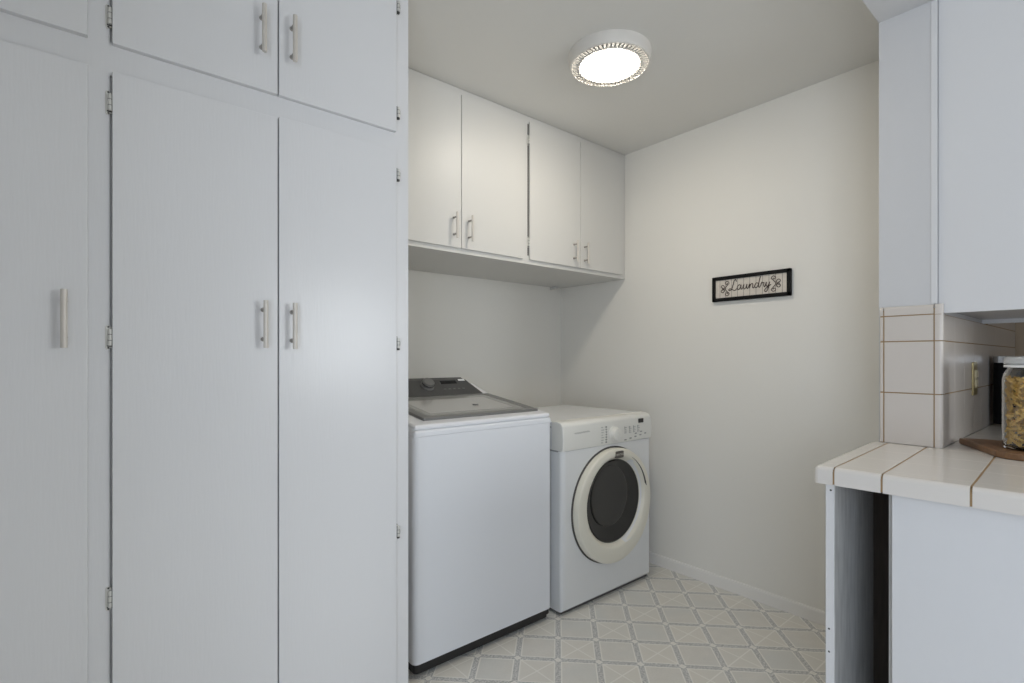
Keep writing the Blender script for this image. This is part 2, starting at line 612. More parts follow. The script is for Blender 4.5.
# doors: x0, x1, z0, z1
gap = 0.0017
doors = [(-0.357, 0.0075, 0.105, 1.862, -0.0325, 1.281, None),
         (-0.357, 0.0075, 1.927, 2.403, None, None, None),
         (0.0515, 0.416 - gap, 0.105, 1.862, 0.376, 1.286, 'L'),
         (0.416 + gap, 0.777, 0.105, 1.867, 0.4515, 1.284, 'R'),
         (0.0515, 0.416 - gap, 1.927, 2.403, 0.3725, 2.080, 'L'),
         (0.416 + gap, 0.777, 1.927, 2.403, 0.4515, 2.083, 'R')]
for x0, x1, z0, z1, hx, hz, side in doors:
    d = slab_door(t, x0, x1, z0, z1, YT)
    if hx is not None:
        bar_handle(d, hx, YT, hz, 0.128, 0.080)
    zs = (0.633, 1.243, 1.791) if z0 < 1 else (1.992, 2.335)
    if side == 'L':
        for z in zs:
            leaf_hinge(d, x0 + .001, -1, YF, z)
    elif side == 'R':
        for z in zs:
            leaf_hinge(d, x1 - .001, 1, YF, z, 0.85, True)

# ------------------------------------------------------------------ overhead cabinet
t = thing('overhead_cabinet', 'long white four-door wall cabinet hung above the washer and dryer', 'cabinet', (1.7, 2.25, ZOB))
bm = bm_new()
ox0, ox1 = 0.829, 2.549
OF = YO
add_box(bm, ox0, ox1, OF, OF + .02, ZOB, 1.712)
add_box(bm, ox0, ox1, OF, OF + .02, 2.392, ZT)
for a, b in ((ox0, 0.965), (1.700, 1.757), (2.505, ox1)):
    add_box(bm, a, b, OF, OF + .02, 1.712, 2.392)
obj('face_frame', bm, M['cab_warm'], t)
bm = bm_new()
add_box(bm, ox0, ox0 + .018, OF + .02, YB - .001, ZOB + .001, ZT)
add_box(bm, ox1 - .018, ox1, OF + .02, YB - .001, ZOB + .001, ZT)
add_box(bm, ox0 + .018, ox1 - .018, OF + .02, YB - .001, ZOB + .001, ZOB + .019)
add_box(bm, ox0 + .018, ox1 - .018, YB - .01, YB - .001, ZOB + .019, ZT)
obj('carcass', bm, M['cab_warm'], t)
bm = bm_new()
add_box(bm, 2.44, 2.462, YB - .055, YB - .001, ZOB - .016, ZOB + .001, 0.002, 1)
obj('bracket', bm, M['cab_warm'], t)
bm = bm_new()
add_box(bm, 1.7495, 1.7575, OF - .0012, OF + .001, 1.722, 2.398)
obj('hinge_gap_shade', bm, M['gap'], t)  # dark strip laid on the frame as shade between the doors
OD = YO - .011
ods = [(0.955, 1.335 - .0015, 1.700, 2.408, 1.292, 1.795, None),
       (1.335 + .0015, 1.711, 1.700, 2.408, 1.376, 1.793, None),
       (1.7575, 2.138 - .0015, 1.700, 2.408, 2.083, 1.785, 'L'),
       (2.138 + .0015, 2.516, 1.700, 2.408, 2.170, 1.783, None)]
for x0, x1, z0, z1, hx, hz, side in ods:
    d = slab_door(t, x0, x1, z0, z1, OD, 0.011 + .003, 'cab_warm')
    bar_handle(d, hx, OD, hz, 0.118, 0.076, 0.0052, 0.030)
    if side == 'L':
        for z in (1.79, 2.315):
            leaf_hinge(d, x0 + .001, -1, OF, z, 1.05)

# ------------------------------------------------------------------ top-load washer
WXL, WXR, WYF, WYB = 0.937, 1.646, 1.685, 2.40
t = thing('washing_machine', 'white top-load washer with dark grey console and smoked glass lid', 'washer', ((WXL + WXR) / 2, 2.05, 0))
vert_front = lambda m_, d: abs(d.z) > .9 and m_.y < WYF + .05
bm = bm_new()
add_box(bm, WXL, WXR, WYF, WYB, 0.054, 0.9005, 0.022, 5, sel=vert_front)
add_box(bm, WXL + .001, WXR - .001, WYF + .001, WYB, 0.902, 0.926, 0.012, 4, sel=lambda m_, d: (abs(d.z) > .9 and m_.y < WYF + .05) or (m_.z > .92 and m_.y < 2.3))
add_box(bm, WXL + .003, WXR - .003, WYF + .004, WYB, 0.900, 0.9025)
obj('body', bm, M['washer'], t)
bm = bm_new()
add_box(bm, WXL + .012, WXR - .012, WYF + .014, WYB - .02, 0.012, 0.0545, 0.015, 3, sel=lambda m_, d: abs(d.z) > .9)
add_box(bm, WXL + .006, WXR - .006, WYF + .004, WYB - .01, 0.030, 0.0545, 0.018, 3, sel=lambda m_, d: abs(d.z) > .9)
obj('base', bm, M['blackp'], t)
for fx in (WXL + .07, WXR - .07):
    for fy in (WYF + .07, WYB - .08):
        bm = bm_new()
        add_lathe(bm, [(0, 0), (.022, 0), (.024, .004), (.018, .014), (.010, .016), (.010, .03)], Matrix.Translation((fx, fy, 0)), 20)
        obj('foot', bm, M['blackp'], t)


def dz(y):                     # slope of the deck
    return 0.951 + (y - 1.735) * 0.137


bm = bm_new()
prof = [(WYF + .005, 0.929), (WYF + .005, dz(WYF + .005) - .001), (2.16, dz(2.16)), (2.30, 1.055), (WYB, 1.055), (WYB, 0.929)]
add_prism(bm, prof, 'x', WXL + .006, WXR - .007, 0.0085, 4, sel=lambda m_, d: (abs(d.x) < .2 and m_.z > .93 and m_.y < 2.2) or (abs(d.x) > .9 and m_.y < 1.7 and m_.z > .935))
obj('deck', bm, M['wdeck'], t)
bm = bm_new()
add_box(bm, WXL + .004, WXR - .009, WYF + .012, WYB - .004, 0.920, 0.933, 0.014, 3, sel=lambda m_, d: abs(d.z) > .9 and m_.y < WYF + .05)
obj('seam', bm, M['washer'], t)
# lid
lx0, lx1, ly0, ly1 = 1.010, 1.612, 1.742, 2.125
m_s = Matrix.Translation((0, 0, 0))


def slab_on_deck(bm, x0, x1, y0, y1, h0, h1, bev, mi=0, seg=3):
    poly = [(y0, dz(y0) + h0), (y1, dz(y1) + h0), (y1, dz(y1) + h1), (y0, dz(y0) + h1)]
    add_prism(bm, poly, 'x', x0, x1, bev, seg, mi)


bm = bm_new()
fw = 0.042
slab_on_deck(bm, lx0, lx1, ly0, ly0 + fw * .75, -.004, .010, 0.004)
slab_on_deck(bm, lx0, lx1, ly1 - fw * .6, ly1, -.004, .010, 0.004)
slab_on_deck(bm, lx0, lx0 + fw, ly0 + .02, ly1 - .01, -.004, .010, 0.004)
slab_on_deck(bm, lx1 - fw, lx1, ly0 + .02, ly1 - .01, -.004, .010, 0.004)
lid = obj('lid', bm, M['lidframe'], t)
bm = bm_new()
slab_on_deck(bm, lx0 + fw * .8, lx1 - fw * .8, ly0 + fw * .6, ly1 - fw * .4, -.002, .008, 0.001, 0, 1)
obj('glass', bm, M['lidglass'], lid)
bm = bm_new()
slab_on_deck(bm, lx0 + .075, lx1 - .09, ly0 + .075, ly1 - .075, .006, .0088, 0.001, 0, 1)
obj('tub_opening', bm, M['tub'], lid)
bm = bm_new()
add_lathe(bm, [(0.014, 0), (.014, .004), (0, .005)], Matrix.Translation((1.37, 1.90, dz(1.90) + .0085)), 20)
obj('agitator_cap', bm, M['lidframe'], lid)
# console: sloping panel across the rear
cy0, cz0, cy1, cz1 = 2.150, dz(2.150) - .004, 2.262, 1.092
poly = [(cy0, cz0), (cy1, cz1), (cy1 + .03, cz1 + .002), (cy1 + .10, cz1 - .01), (cy1 + .11, 1.0), (cy0, 1.0)]
t2 = bmesh.new()
A, B = [], []
for y, z in poly:
    k = max(0, min(1, (z - cz0) / (cz1 - cz0)))
    inset = 0.010 + 0.062 * k ** 1.2
    A.append(t2.verts.new((WXL + inset, y, z)))
    B.append(t2.verts.new((WXR - .018 - inset, y, z)))
t2.faces.new(A)
t2.faces.new(B[::-1])
for i in range(len(poly)):
    j = (i + 1) % len(poly)
    t2.faces.new([A[i], B[i], B[j], A[j]])
bmesh.ops.recalc_face_normals(t2, faces=t2.faces)
bmesh.ops.bevel(t2, geom=[e for e in t2.edges if max(v.co.z for v in e.verts) > 1.05], offset=0.012, segments=3, affect='EDGES')
bm = bm_new()
merge(bm, t2, 0)
con = obj('console', bm, M['console'], t)
nv = Vector((0, -(cz1 - cz0), (cy1 - cy0))).normalized()     # outward normal of the panel
uv_ = Vector((0, (cy1 - cy0), (cz1 - cz0))).normalized()      # up the panel


def on_con(x, s):            # s 0..1 up the panel
    return Vector((x, cy0 + (cy1 - cy0) * s, cz0 + (cz1 - cz0) * s))


def con_frame(x, s):
    m = Matrix((Vector((1, 0, 0)), uv_, nv)).transposed().to_4x4()
    return Matrix.Translation(on_con(x, s)) @ m


def con_box(bm, x, s, w_, h_, d_, bev=0, mi=0):
    t3 = bmesh.new()
    add_box(t3, -w_ / 2, w_ / 2, -h_ / 2, h_ / 2, -.002, d_, bev, 2)
    merge(bm, t3, mi, con_frame(x, s))


bm = bm_new()
add_lathe(bm, [(.036, -.002), (.036, .006), (.031, .008), (.030, .026), (.027, .030), (0, .031)], con_frame(1.305, 0.60), 32)
con_box_k = con_frame(1.305, 0.60)
k = obj('knob', bm, M['lidframe'], con)
bm = bm_new()
add_lathe(bm, [(.0305, .012), (.0312, .014), (.0312, .020), (.0305, .022)], con_frame(1.305, 0.60), 32)
obj('knob_band', bm, M['chrome'], k)
bm = bm_new()
con_box(bm, 1.440, 0.76, 0.095, 0.024, .0015, 0.001)
obj('display', bm, M['blackg'], con)
bm = bm_new()
con_box(bm, 1.527, 0.86, 0.040, 0.011, .002, 0.001)
obj('name_plate', bm, M['white'], con, label='white name plate')
for i in range(5):
    bm = bm_new()
    con_box(bm, 1.395 + i * .028, 0.40, 0.014, 0.006, .0012)
    obj('button', bm, M['lidframe'], con)


# ------------------------------------------------------------------ front-load dryer
DX0, DX1, DY0, DY1 = 1.692, 2.376, 1.662, 2.30
DT = 0.897
t = thing('clothes_dryer', 'white front-load dryer with round cream door ring and dark porthole', 'dryer', ((DX0 + DX1) / 2, 2.0, 0))
bm = bm_new()
add_box(bm, DX0, DX1, DY0, DY1, 0.016, 0.762, 0.024, 5, sel=lambda m_, d: m_.y < DY0 + .01 and abs(d.y) < .1 and m_.z < .70)
obj('body', bm, M['dryer'], t)
bm = bm_new()
add_box(bm, DX0, DX1, DY0 + .06, DY1, 0.763, DT, 0.006, 3, sel=lambda m_, d: m_.z > .85)
obj('top', bm, M['dryer'], t)
for fx in (DX0 + .06, DX1 - .06):
    for fy in (DY0 + .07, DY1 - .07):
        bm = bm_new()
        add_lathe(bm, [(0, 0), (.020, 0), (.021, .005), (.012, .012), (.012, .02)], Matrix.Translation((fx, fy, 0)), 16)
        obj('foot', bm, M['blackp'], t)
bm = bm_new()
add_box(bm, DX0 + .012, DX1 - .012, DY0 + .02, DY1 - .02, 0.004, 0.018)
obj('toe_gap_shade', bm, M['gap'], t)  # dark block standing in for the shade under the dryer
# control panel, cream
bm = bm_new()
prof = [(DY0 + .07, 0.764), (DY0 + .07, DT + .001), (DY0 + .03, DT), (DY0 + .012, DT - .006), (DY0 - .002, 0.872), (DY0 - .006, 0.82), (DY0 - .003, 0.764)]
add_prism(bm, prof, 'x', DX0 - .001, DX1 + .001, 0.0055, 3, sel=lambda m_, d: abs(d.x) < .2 and m_.y < DY0 + .05 and m_.z > .77)
pan = obj('control_panel', bm, M['cream'], t)
bm = bm_new()
add_lathe(bm, [(.040, -.001), (.040, .005), (.034, .007), (.031, .026), (.026, .030), (0, .031)], Matrix.Translation((2.055, DY0 - .004, 0.812)) @ Matrix.Rotation(PI / 2, 4, 'X'), 36)
add_box(bm, 2.0525, 2.0575, DY0 - .0365, DY0 - .033, 0.815, 0.840)
obj('knob', bm, M['cream'], pan)
PF = DY0 - .0062
bm = bm_new()
add_box(bm, 2.258, 2.300, PF - .001, PF + .006, 0.851, 0.874, 0.003, 2)
obj('display', bm, M['blackg'], pan)
bm = bm_new()
for i in range(7):
    add_box(bm, 1.990, 1.998, PF - .001, PF + .006, 0.775 + i * .0125, 0.780 + i * .0125)
obj('indicator_dots', bm, M['printd'], pan)
bm = bm_new()
for i in range(7):
    add_box(bm, 1.957, 1.969 + .004 * (i % 3), PF - .0006, PF + .006, 0.776 + i * .0125, 0.7785 + i * .0125)
obj('cycle_list', bm, M['print'], pan)
for i in range(4):
    bm = bm_new()
    xx = 2.140 + i * .036
    add_box(bm, xx, xx + .003, PF - .0006, PF + .006, 0.806, 0.842)
    for j in range(4):
        add_box(bm, xx + .006, xx + .014 + .004 * ((i + j) % 2), PF - .0006, PF + .006, 0.808 + j * .009, 0.8105 + j * .009)
    obj('option_list', bm, M['print'], pan)
for i in range(5):
    xx = 2.14 + i * .042
    bm = bm_new()
    add_box(bm, xx, xx + .016, PF - .0006, PF + .007, 0.770 + (i * .005), 0.776 + (i * .005), .001, 1)
    obj('button', bm, M['print'], pan)
for i in range(2):
    bm = bm_new()
    add_box(bm, 2.225 + i * .045, 2.242 + i * .045, PF - .0006, PF + .006, 0.796 + .006 * i, 0.802 + .006 * i, .001, 1)
    obj('button', bm, M['print'], pan)
bm = bm_new()     # small slanted maker's script, too faint to read
pts = []
for i in range(40):
    u = i / 39
    pts.append((1.765 + .105 * u, PF + .0005, 0.840 + .004 * u + .0035 * math.sin(u * 44)))
add_tube(bm, pts, 0.0010, 5)
obj('script_mark', bm, M['print'], pan)
# door
RC = Vector((2.037, 0, 0.462))


def ringm(y=0.0):
    return Matrix.Translation((RC.x, y, RC.z)) @ Matrix.Rotation(PI / 2, 4, 'X')      # local +z -> -Y


def lift(bm):          # the porthole sits a little above the centre of the ring
    for v in bm.verts:
        r = math.hypot(v.co.x - RC.x, v.co.z - RC.z)
        v.co.z += .020 * max(0, min(1, (.280 - r) / .055))


bm = bm_new()
f0 = -DY0
add_lathe(bm, [(0.290, f0 - .004), (0.290, f0 + .003), (0.286, f0 + .006), (0.276, f0 + .006)], ringm(), 72)
obj('door_gap_shade', bm, M['gap'], t)  # dark ring painted in as the shadow line round the door
bm = bm_new()
add_lathe(bm, [(0.283, f0 + .002), (0.284, f0 + .028), (0.281, f0 + .037), (0.274, f0 + .041), (0.250, f0 + .044), (0.230, f0 + .043), (0.223, f0 + .039), (0.214, f0 + .024), (0.207, f0 + .018), (0.204, f0 + .008)], ringm(), 96)
lift(bm)
door = obj('door', bm, M['ring'], t)
bm = bm_new()
add_lathe(bm, [(0.2075, f0 + .017), (0.200, f0 + .021), (0.18, f0 + .017), (0.12, f0 + .009), (0.06, f0 + .006), (0, f0 + .005)], ringm(), 72)
lift(bm)
pane = obj('glass', bm, M['dglass'], door, label='dark glass porthole')
bm = bm_new()
bc = Matrix.Translation((RC.x - .032, 0, RC.z + .050)) @ Matrix.Rotation(PI / 2, 4, 'X') @ Matrix.Diagonal((.92, 1.0, 1, 1))
add_lathe(bm, [(0.150, f0 + .010), (0.150, f0 + .0195), (0.144, f0 + .0215), (0.10, f0 + .017), (0.05, f0 + .0145), (0, f0 + .014)], bc, 72)
obj('inner_bowl', bm, M['bowl'], door, label='smoky inner bowl behind the porthole')
# pale inner lip with painted finger grip shade on the right of the ring
bm = bm_new()
t3 = bmesh.new()
n = 40
inner, outer, deep = [], [], []
for i in range(n + 1):
    a = math.radians(-75 + 138 * i / n)
    k = math.sin(PI * i / n) ** 0.6
    inner.append(t3.verts.new((.2085 * math.cos(a), .2085 * math.sin(a), f0 + .0215)))
    outer.append(t3.verts.new(((.222 + .016 * k) * math.cos(a), (.222 + .016 * k) * math.sin(a), f0 + .0435)))
for i in range(n):
    t3.faces.new([inner[i], inner[i + 1], outer[i + 1], outer[i]])
merge(bm, t3, 0, ringm())
lift(bm)
obj('inner_lip', bm, M['dryer'], door, label='white inner lip of the door ring')
bm = bm_new()  # flat dark strip on the ring, shade of the finger grip
t3 = bmesh.new()
inner, outer = [], []
for i in range(25):
    u = i / 24
    a = math.radians(12 + 50 * u)
    wd = .0005 + .013 * (1 - u) ** .8 * min(1, u * 14)
    inner.append(t3.verts.new(((.2415 - wd) * math.cos(a), (.2415 - wd) * math.sin(a), f0 + .0445)))
    outer.append(t3.verts.new((.2420 * math.cos(a), .2420 * math.sin(a), f0 + .0452)))
for i in range(24):
    t3.faces.new([inner[i], inner[i + 1], outer[i + 1], outer[i]])
merge(bm, t3, 0, ringm())
lift(bm)
obj('finger_grip_shade', bm, M['gripshade'], door, label='dark strip painted as shade in the finger grip')
bm = bm_new()
add_box(bm, RC.x + .012 - .030, RC.x + .012 + .030, DY0 - .0470, DY0 - .040, RC.z + .236, RC.z + .270, 0.006, 3, sel=lambda m_, d: abs(d.y) > .9)
badge = obj('badge', bm, M['badge'], door, label='dark badge with pale lettering')
cu = bpy.data.curves.new('badge_lettering', 'FONT')
cu.body = 'MAYTAG'
cu.size = 0.0145
cu.align_x, cu.align_y = 'CENTER', 'CENTER'
cu.extrude = 0.0004
tmp = bpy.data.objects.new('tmp', cu)
C.objects.link(tmp)
dg = bpy.context.evaluated_depsgraph_get()
me = bpy.data.meshes.new_from_object(tmp.evaluated_get(dg))
bpy.data.objects.remove(tmp)
bm = bm_new()
bm.from_mesh(me)
bmesh.ops.transform(bm, matrix=Matrix.Translation((RC.x + .012, DY0 - .0472, RC.z + .253)) @ Matrix.Rotation(PI / 2, 4, 'X'), verts=bm.verts)
obj('badge_lettering', bm, M['badgel'], badge)
# side seams
for a, b, c, d in ((.03, .10, .757, .7645), (.075, .16, .866, .873)):
    bm = bm_new()
    add_box(bm, DX0 - .0008, DX0 + .002, DY0 + a, DY0 + b, c, d)
    obj('side_seam', bm, M['print'], t)

# ------------------------------------------------------------------ round ceiling light
LC = Vector((1.660, 1.362, 0))
t = thing('ceiling_light', 'round white flush ceiling light, lit, with slotted rim', 'ceiling light', (LC.x, LC.y, ZC))
Lm = Matrix.Translation((LC.x, LC.y, 0)) @ Matrix.Diagonal((1.05, 1.05, 1, 1))
bm = bm_new()
add_lathe(bm, [(0.150, ZC), (0.160, ZC), (0.160, ZC - .010), (0.157, ZC - .036), (0.153, ZC - .041), (0.148, ZC - .041), (0.148, ZC - .02)], Lm, 72)
obj('housing', bm, M['lampring'], t)
bm = bm_new()
for k in range(56):
    a = 2 * PI * k / 56
    t3 = bmesh.new()
    add_box(t3, 0.117, 0.150, -.0046, .0046, ZC - .045, ZC - .037)
    merge(bm, t3, 0, Lm @ Matrix.Rotation(a, 4, 'Z'))
add_lathe(bm, [(0.118, ZC - .020), (0.121, ZC - .040), (0.120, ZC - .047), (0.113, ZC - .047), (0.113, ZC - .020)], Lm, 72)
add_lathe(bm, [(0.153, ZC - .038), (0.1535, ZC - .045), (0.147, ZC - .046), (0.146, ZC - .038)], Lm, 72)
obj('slotted_rim', bm, M['lampring'], t)
bm = bm_new()
add_lathe(bm, [(0.149, ZC - .022), (0.117, ZC - .022)], Lm, 48)
obj('rim_backing', bm, M['lampdark'], t)
bm = bm_new()
add_lathe(bm, [(0.1125, ZC - .030), (0.1125, ZC - .043), (0.104, ZC - .053), (0.075, ZC - .064), (0.04, ZC - .069), (0, ZC - .070)], Lm, 64)
obj('diffuser', bm, M['lamp'], t, label='glowing white glass dome')

# ------------------------------------------------------------------ laundry sign on the right wall
sy0, sy1, sz0, sz1 = 1.004, 1.394, 1.488, 1.616
syc, szc = (sy0 + sy1) / 2, (sz0 + sz1) / 2
t = thing('laundry_sign', 'black framed wooden sign with cursive lettering on the right wall', 'sign', (XR, syc, sz0))
bm = bm_new()
fwid = 0.018
for a, b, c, d in ((sy0, sy1, sz0, sz0 + fwid), (sy0, sy1, sz1 - fwid, sz1), (sy0, sy0 + fwid, sz0, sz1), (sy1 - fwid, sy1, sz0, sz1)):
    add_box(bm, XR - .019, XR - .0005, a, b, c, d, 0.0025, 2)
obj('frame', bm, M['black'], t)
bm = bm_new()
add_box(bm, XR - .012, XR - .001, sy0 + .012, sy1 - .012, sz0 + .012, sz1 - .012)
obj('plank_panel', bm, M['plank'], t)
SX = XR - .0125


def sgn(u, v):        # u along the sign from its centre (to the right in the view), v up
    return (SX, syc - u, szc + v)


strokes = [
    [(1.55, 1.75), (1.35, 2.2), (1.0, 1.9), (.75, 1.0), (.5, .3), (.1, -.05), (-.2, .1), (.1, .35), (.7, .05), (1.2, -.1), (1.6, .25)],
    [(2.5, .85), (2.1, 1.0), (1.75, .6), (1.75, .15), (2.05, 0), (2.4, .4), (2.55, .95), (2.5, .3), (2.65, 0), (2.95, .35)],
    [(2.95, .35), (3.15, .95), (3.05, .3), (3.25, 0), (3.6, .3), (3.8, .95), (3.75, .3), (3.9, 0), (4.2, .4)],
    [(4.2, .4), (4.4, .95), (4.4, .4), (4.35, 0), (4.5, .6), (4.85, 1.0), (5.05, .7), (5.0, .2), (5.15, 0), (5.4, .3)],
    [(6.2, .85), (5.85, 1.0), (5.5, .6), (5.5, .15), (5.8, 0), (6.15, .5), (6.5, 1.7), (6.65, 2.3), (6.45, 1.6), (6.25, .4), (6.4, 0), (6.7, .4)],
    [(6.7, .4), (6.95, 1.05), (7.05, .85), (7.35, .9), (7.3, .4), (7.4, 0), (7.65, .3)],
    [(7.65, .3), (7.85, .95), (7.8, .35), (8.0, .05), (8.35, .5), (8.5, .95), (8.3, .1), (8.0, -.8), (7.6, -1.0), (7.5, -.6), (8.0, -.15), (8.8, .4)]]
bm = bm_new()
U = 0.0235
for s in strokes:
    add_tube(bm, [sgn((x - 4.35) * U, (y - .55) * U + .002) for x, y, _ in smooth_path([(a, b, 0) for a, b in s], 5)], 0.0022, 5)
obj('lettering', bm, M['ink'], t)


def curl(cx, cy, r0, r1, a0, a1, n=18):
    return [(cx + (r0 + (r1 - r0) * i / n) * math.cos(math.radians(a0 + (a1 - a0) * i / n)), cy + (r0 + (r1 - r0) * i / n) * math.sin(math.radians(a0 + (a1 - a0) * i / n))) for i in range(n + 1)]


for s, x0 in ((-1, -.117), (1, .117)):
    bm = bm_new()
    cs = [curl(0.000, .027, .0125, .0025, 200, -200), curl(0.000, -.027, .0125, .0025, 160, 560),
          curl(.024, .010, .013, .003, 250, -120), curl(.024, -.010, .013, .003, 110, 480),
          [(-.010, .024), (.004, .010), (.010, 0), (.004, -.010), (-.010, -.024)],
          curl(.021, 0, .006, .0015, 180, 560, 12)]
    for c in cs:
        add_tube(bm, [sgn(x0 + s * a, b) for a, b in c], 0.0020, 5)
    obj('flourish', bm, M['ink'], t)

# ------------------------------------------------------------------ tiled worktop
CX0, CYF, CYN = 1.470, 0.526, -0.30
CROT = math.radians(2.6)       # the worktop is not quite square to the room
PIV = Vector((CX0, 0.520))


def rot2(x, y, inv=False):
    a = -CROT if inv else CROT
    dx, dy = x - PIV.x, y - PIV.y
    return (PIV.x + dx * math.cos(a) - dy * math.sin(a), PIV.y + dx * math.sin(a) + dy * math.cos(a))


def clip(poly, nx, ny, c):
    """keep the part with nx*x + ny*y <= c"""
    out = []
    for k in range(len(poly)):
        p, q = poly[k], poly[(k + 1) % len(poly)]
        dp, dq = nx * p[0] + ny * p[1] - c, nx * q[0] + ny * q[1] - c
        if dp <= 0:
            out.append(p)
        if dp * dq < 0:
            u = dp / (dp - dq)
            out.append((p[0] + (q[0] - p[0]) * u, p[1] + (q[1] - p[1]) * u))
    return out


PEND = PX - .0152
WLINE = PY0 - .0132


def pieces(poly):
    """a rotated rectangle cut round the wall end, the partition and the far wall"""
    a = clip(poly, 1, 0, PEND)
    b = clip(clip(clip(poly, -1, 0, -PEND), 0, 1, WLINE), 1, 0, XK - .003)
    return [p for p in (a, b) if len(p) >= 3 and abs(sum(p[k][0] * p[(k + 1) % len(p)][1] - p[(k + 1) % len(p)][0] * p[k][1] for k in range(len(p)))) > 2e-5]


def rect(x0, x1, y0, y1):
    return [rot2(x0, y0), rot2(x1, y0), rot2(x1, y1), rot2(x0, y1)]


t = thing('tiled_countertop', 'white tiled worktop with brown grout at the right end of the room', 'countertop', (1.75, 0.1, CT - .045))
G = 0.0014
bm = bm_new()
for p in pieces(rect(CX0 + .0150, 3.9, CYN + .002, CYF - .015)):
    add_prism(bm, p, 'z', CT - .043, CT - G)
add_prism(bm, rect(CX0 + .0015, CX0 + .0150, CYN + .002, CYF - .015), 'z', CT - .043, CT - .0125)
add_prism(bm, rect(CX0 + .0052, CX0 + .0150, CYN + .002, CYF - .015), 'z', CT - .0125, CT - .006)
obj('grout_bed', bm, M['grout'], t)
bm = bm_new()
yl = [0.480, 0.378, 0.2165, 0.055, -0.1065, -0.268]
xlist = [1.530 + .1605 * i for i in range(15)]
g = 0.0022
yy = [CYF + g] + yl
for i in range(len(yy) - 1):        # edge tiles along the visible end
    a, b = yy[i + 1] + g, yy[i] - g
    t3 = bmesh.new()
    add_box(t3, CX0, 1.530 - .0003, a, b, CT - .045, CT, 0.013, 6, sel=lambda m_, d: (m_.x < CX0 + .01 and (abs(d.y) > .9 and m_.z > CT - .02 or abs(d.z) > .9 and m_.y > .52)) or (m_.y > .52 and m_.z > CT - .01))
    for v in t3.verts:
        v.co.x, v.co.y = rot2(v.co.x, v.co.y)
    merge(bm, t3, 0)
for i in range(4):                  # edge tiles along the far edge
    a, b = xlist[i] + .0007, min(xlist[i + 1] - .0007, PEND - .001)
    t3 = bmesh.new()
    add_box(t3, a, b, 0.480 + g, CYF, CT - .045, CT, 0.011, 5, sel=lambda m_, d: m_.y > .52 and m_.z > CT - .01 and abs(d.x) > .9)
    for v in t3.verts:
        v.co.x, v.co.y = rot2(v.co.x, v.co.y)
    merge(bm, t3, 0)
for j in range(len(yl) - 1):        # field
    for i in range(len(xlist) - 1):
        for p in pieces(rect(xlist[i] + .0003, xlist[i + 1] - .0003, yl[j + 1] + g, yl[j] - g)):
            add_prism(bm, p, 'z', CT - .010, CT, 0.0012, 2, sel=lambda m_, d_: m_.z > CT - .001 and abs(m_.x - PEND) > .0005)
obj('tiles', bm, M['ctile'], t)

# ------------------------------------------------------------------ tiled backsplash round the wall end
ge = 0.0017
rows = [CT, 1.081, 1.249, 1.333]
x0, x1 = PX - .0145, PX - .002
tp = 1.364
t = thing('tiled_wall_end', 'white tiles with brown grout on the narrow wall end above the worktop', 'wall tiles', (2.05, 0.45, CT))
bm = bm_new()
add_box(bm, PX - .0125, PX - .0005, PY0 - .010, 0.5275, CT + .0005, tp - .012)
obj('grout_bed', bm, M['grout'], t)
bm = bm_new()
for j in range(3):
    a, b = rows[j] + (ge if j else 0.0008), rows[j + 1] - ge
    add_box(bm, x0, x1, 0.386 + ge, 0.518 - ge, a, b, 0.0015, 2, sel=lambda m_, d: m_.x < x0 + .001)
    add_box(bm, x0, x1, 0.518 + ge, 0.5295, a, b, 0.004, 3, sel=lambda m_, d: m_.x < x0 + .001 and m_.y > .52)
    # bullnose round the near corner
    add_box(bm, x0, PX + .016, PY0 - .0155, 0.386 - ge, a, b, 0.0095, 5, sel=lambda m_, d: m_.x < x0 + .001 and abs(d.z) > .9 and m_.y < .38)
a, b = 1.333 + ge, tp
cap = lambda m_, d: m_.x < x0 + .001 and m_.z > b - .008 and abs(d.y) > .9
add_box(bm, x0, x1, 0.386 + ge, 0.518 - ge, a, b, 0.010, 4, sel=cap)
add_box(bm, x0, x1, 0.518 + ge, 0.5295, a, b, 0.010, 3, sel=cap)
add_box(bm, x0, PX + .001, PY0 - .0155, 0.386 - ge, a - .002, b + .001, 0.0095, 5, sel=lambda m_, d: m_.x < x0 + .001 and (abs(d.z) > .9 and m_.y < .38 or m_.z > b - .008))
obj('tiles', bm, M['tile'], t)
t = thing('tiled_backsplash', 'white tiled backsplash along the wall under the white upper cabinet', 'backsplash', (2.8, PY0, CT))
bm = bm_new()
add_box(bm, PX + .017, XK - .002, PY0 - .0105, PY0 - .0005, CT + .0005, 1.333)
add_box(bm, 2.846, XK - .002, PY0 - .0105, PY0 - .0005, 1.333, 1.495)
obj('grout_bed', bm, M['grout'], t)
bm = bm_new()
xs = [2.077 + .161 * i for i in range(11)]
for i in range(len(xs) - 1):
    for j in range(4):
        if j == 3:
            if xs[i] < 2.846:
                continue
            a, b = 1.333 + ge, 1.495
        else:
            a, b = rows[j] + (ge if j else .0008), rows[j + 1] - ge
        add_box(bm, xs[i] + ge * .9, min(xs[i + 1] - ge * .9, XK - .003), PY0 - .0125, PY0 - .002, a, b, 0.0009, 2, sel=lambda m_, d: m_.y < PY0 - .012)
obj('tiles', bm, M['tile'], t)

# ------------------------------------------------------------------ base cabinet under the worktop


def turn(bm):
    for v in bm.verts:
        v.co.x, v.co.y = rot2(v.co.x, v.co.y)


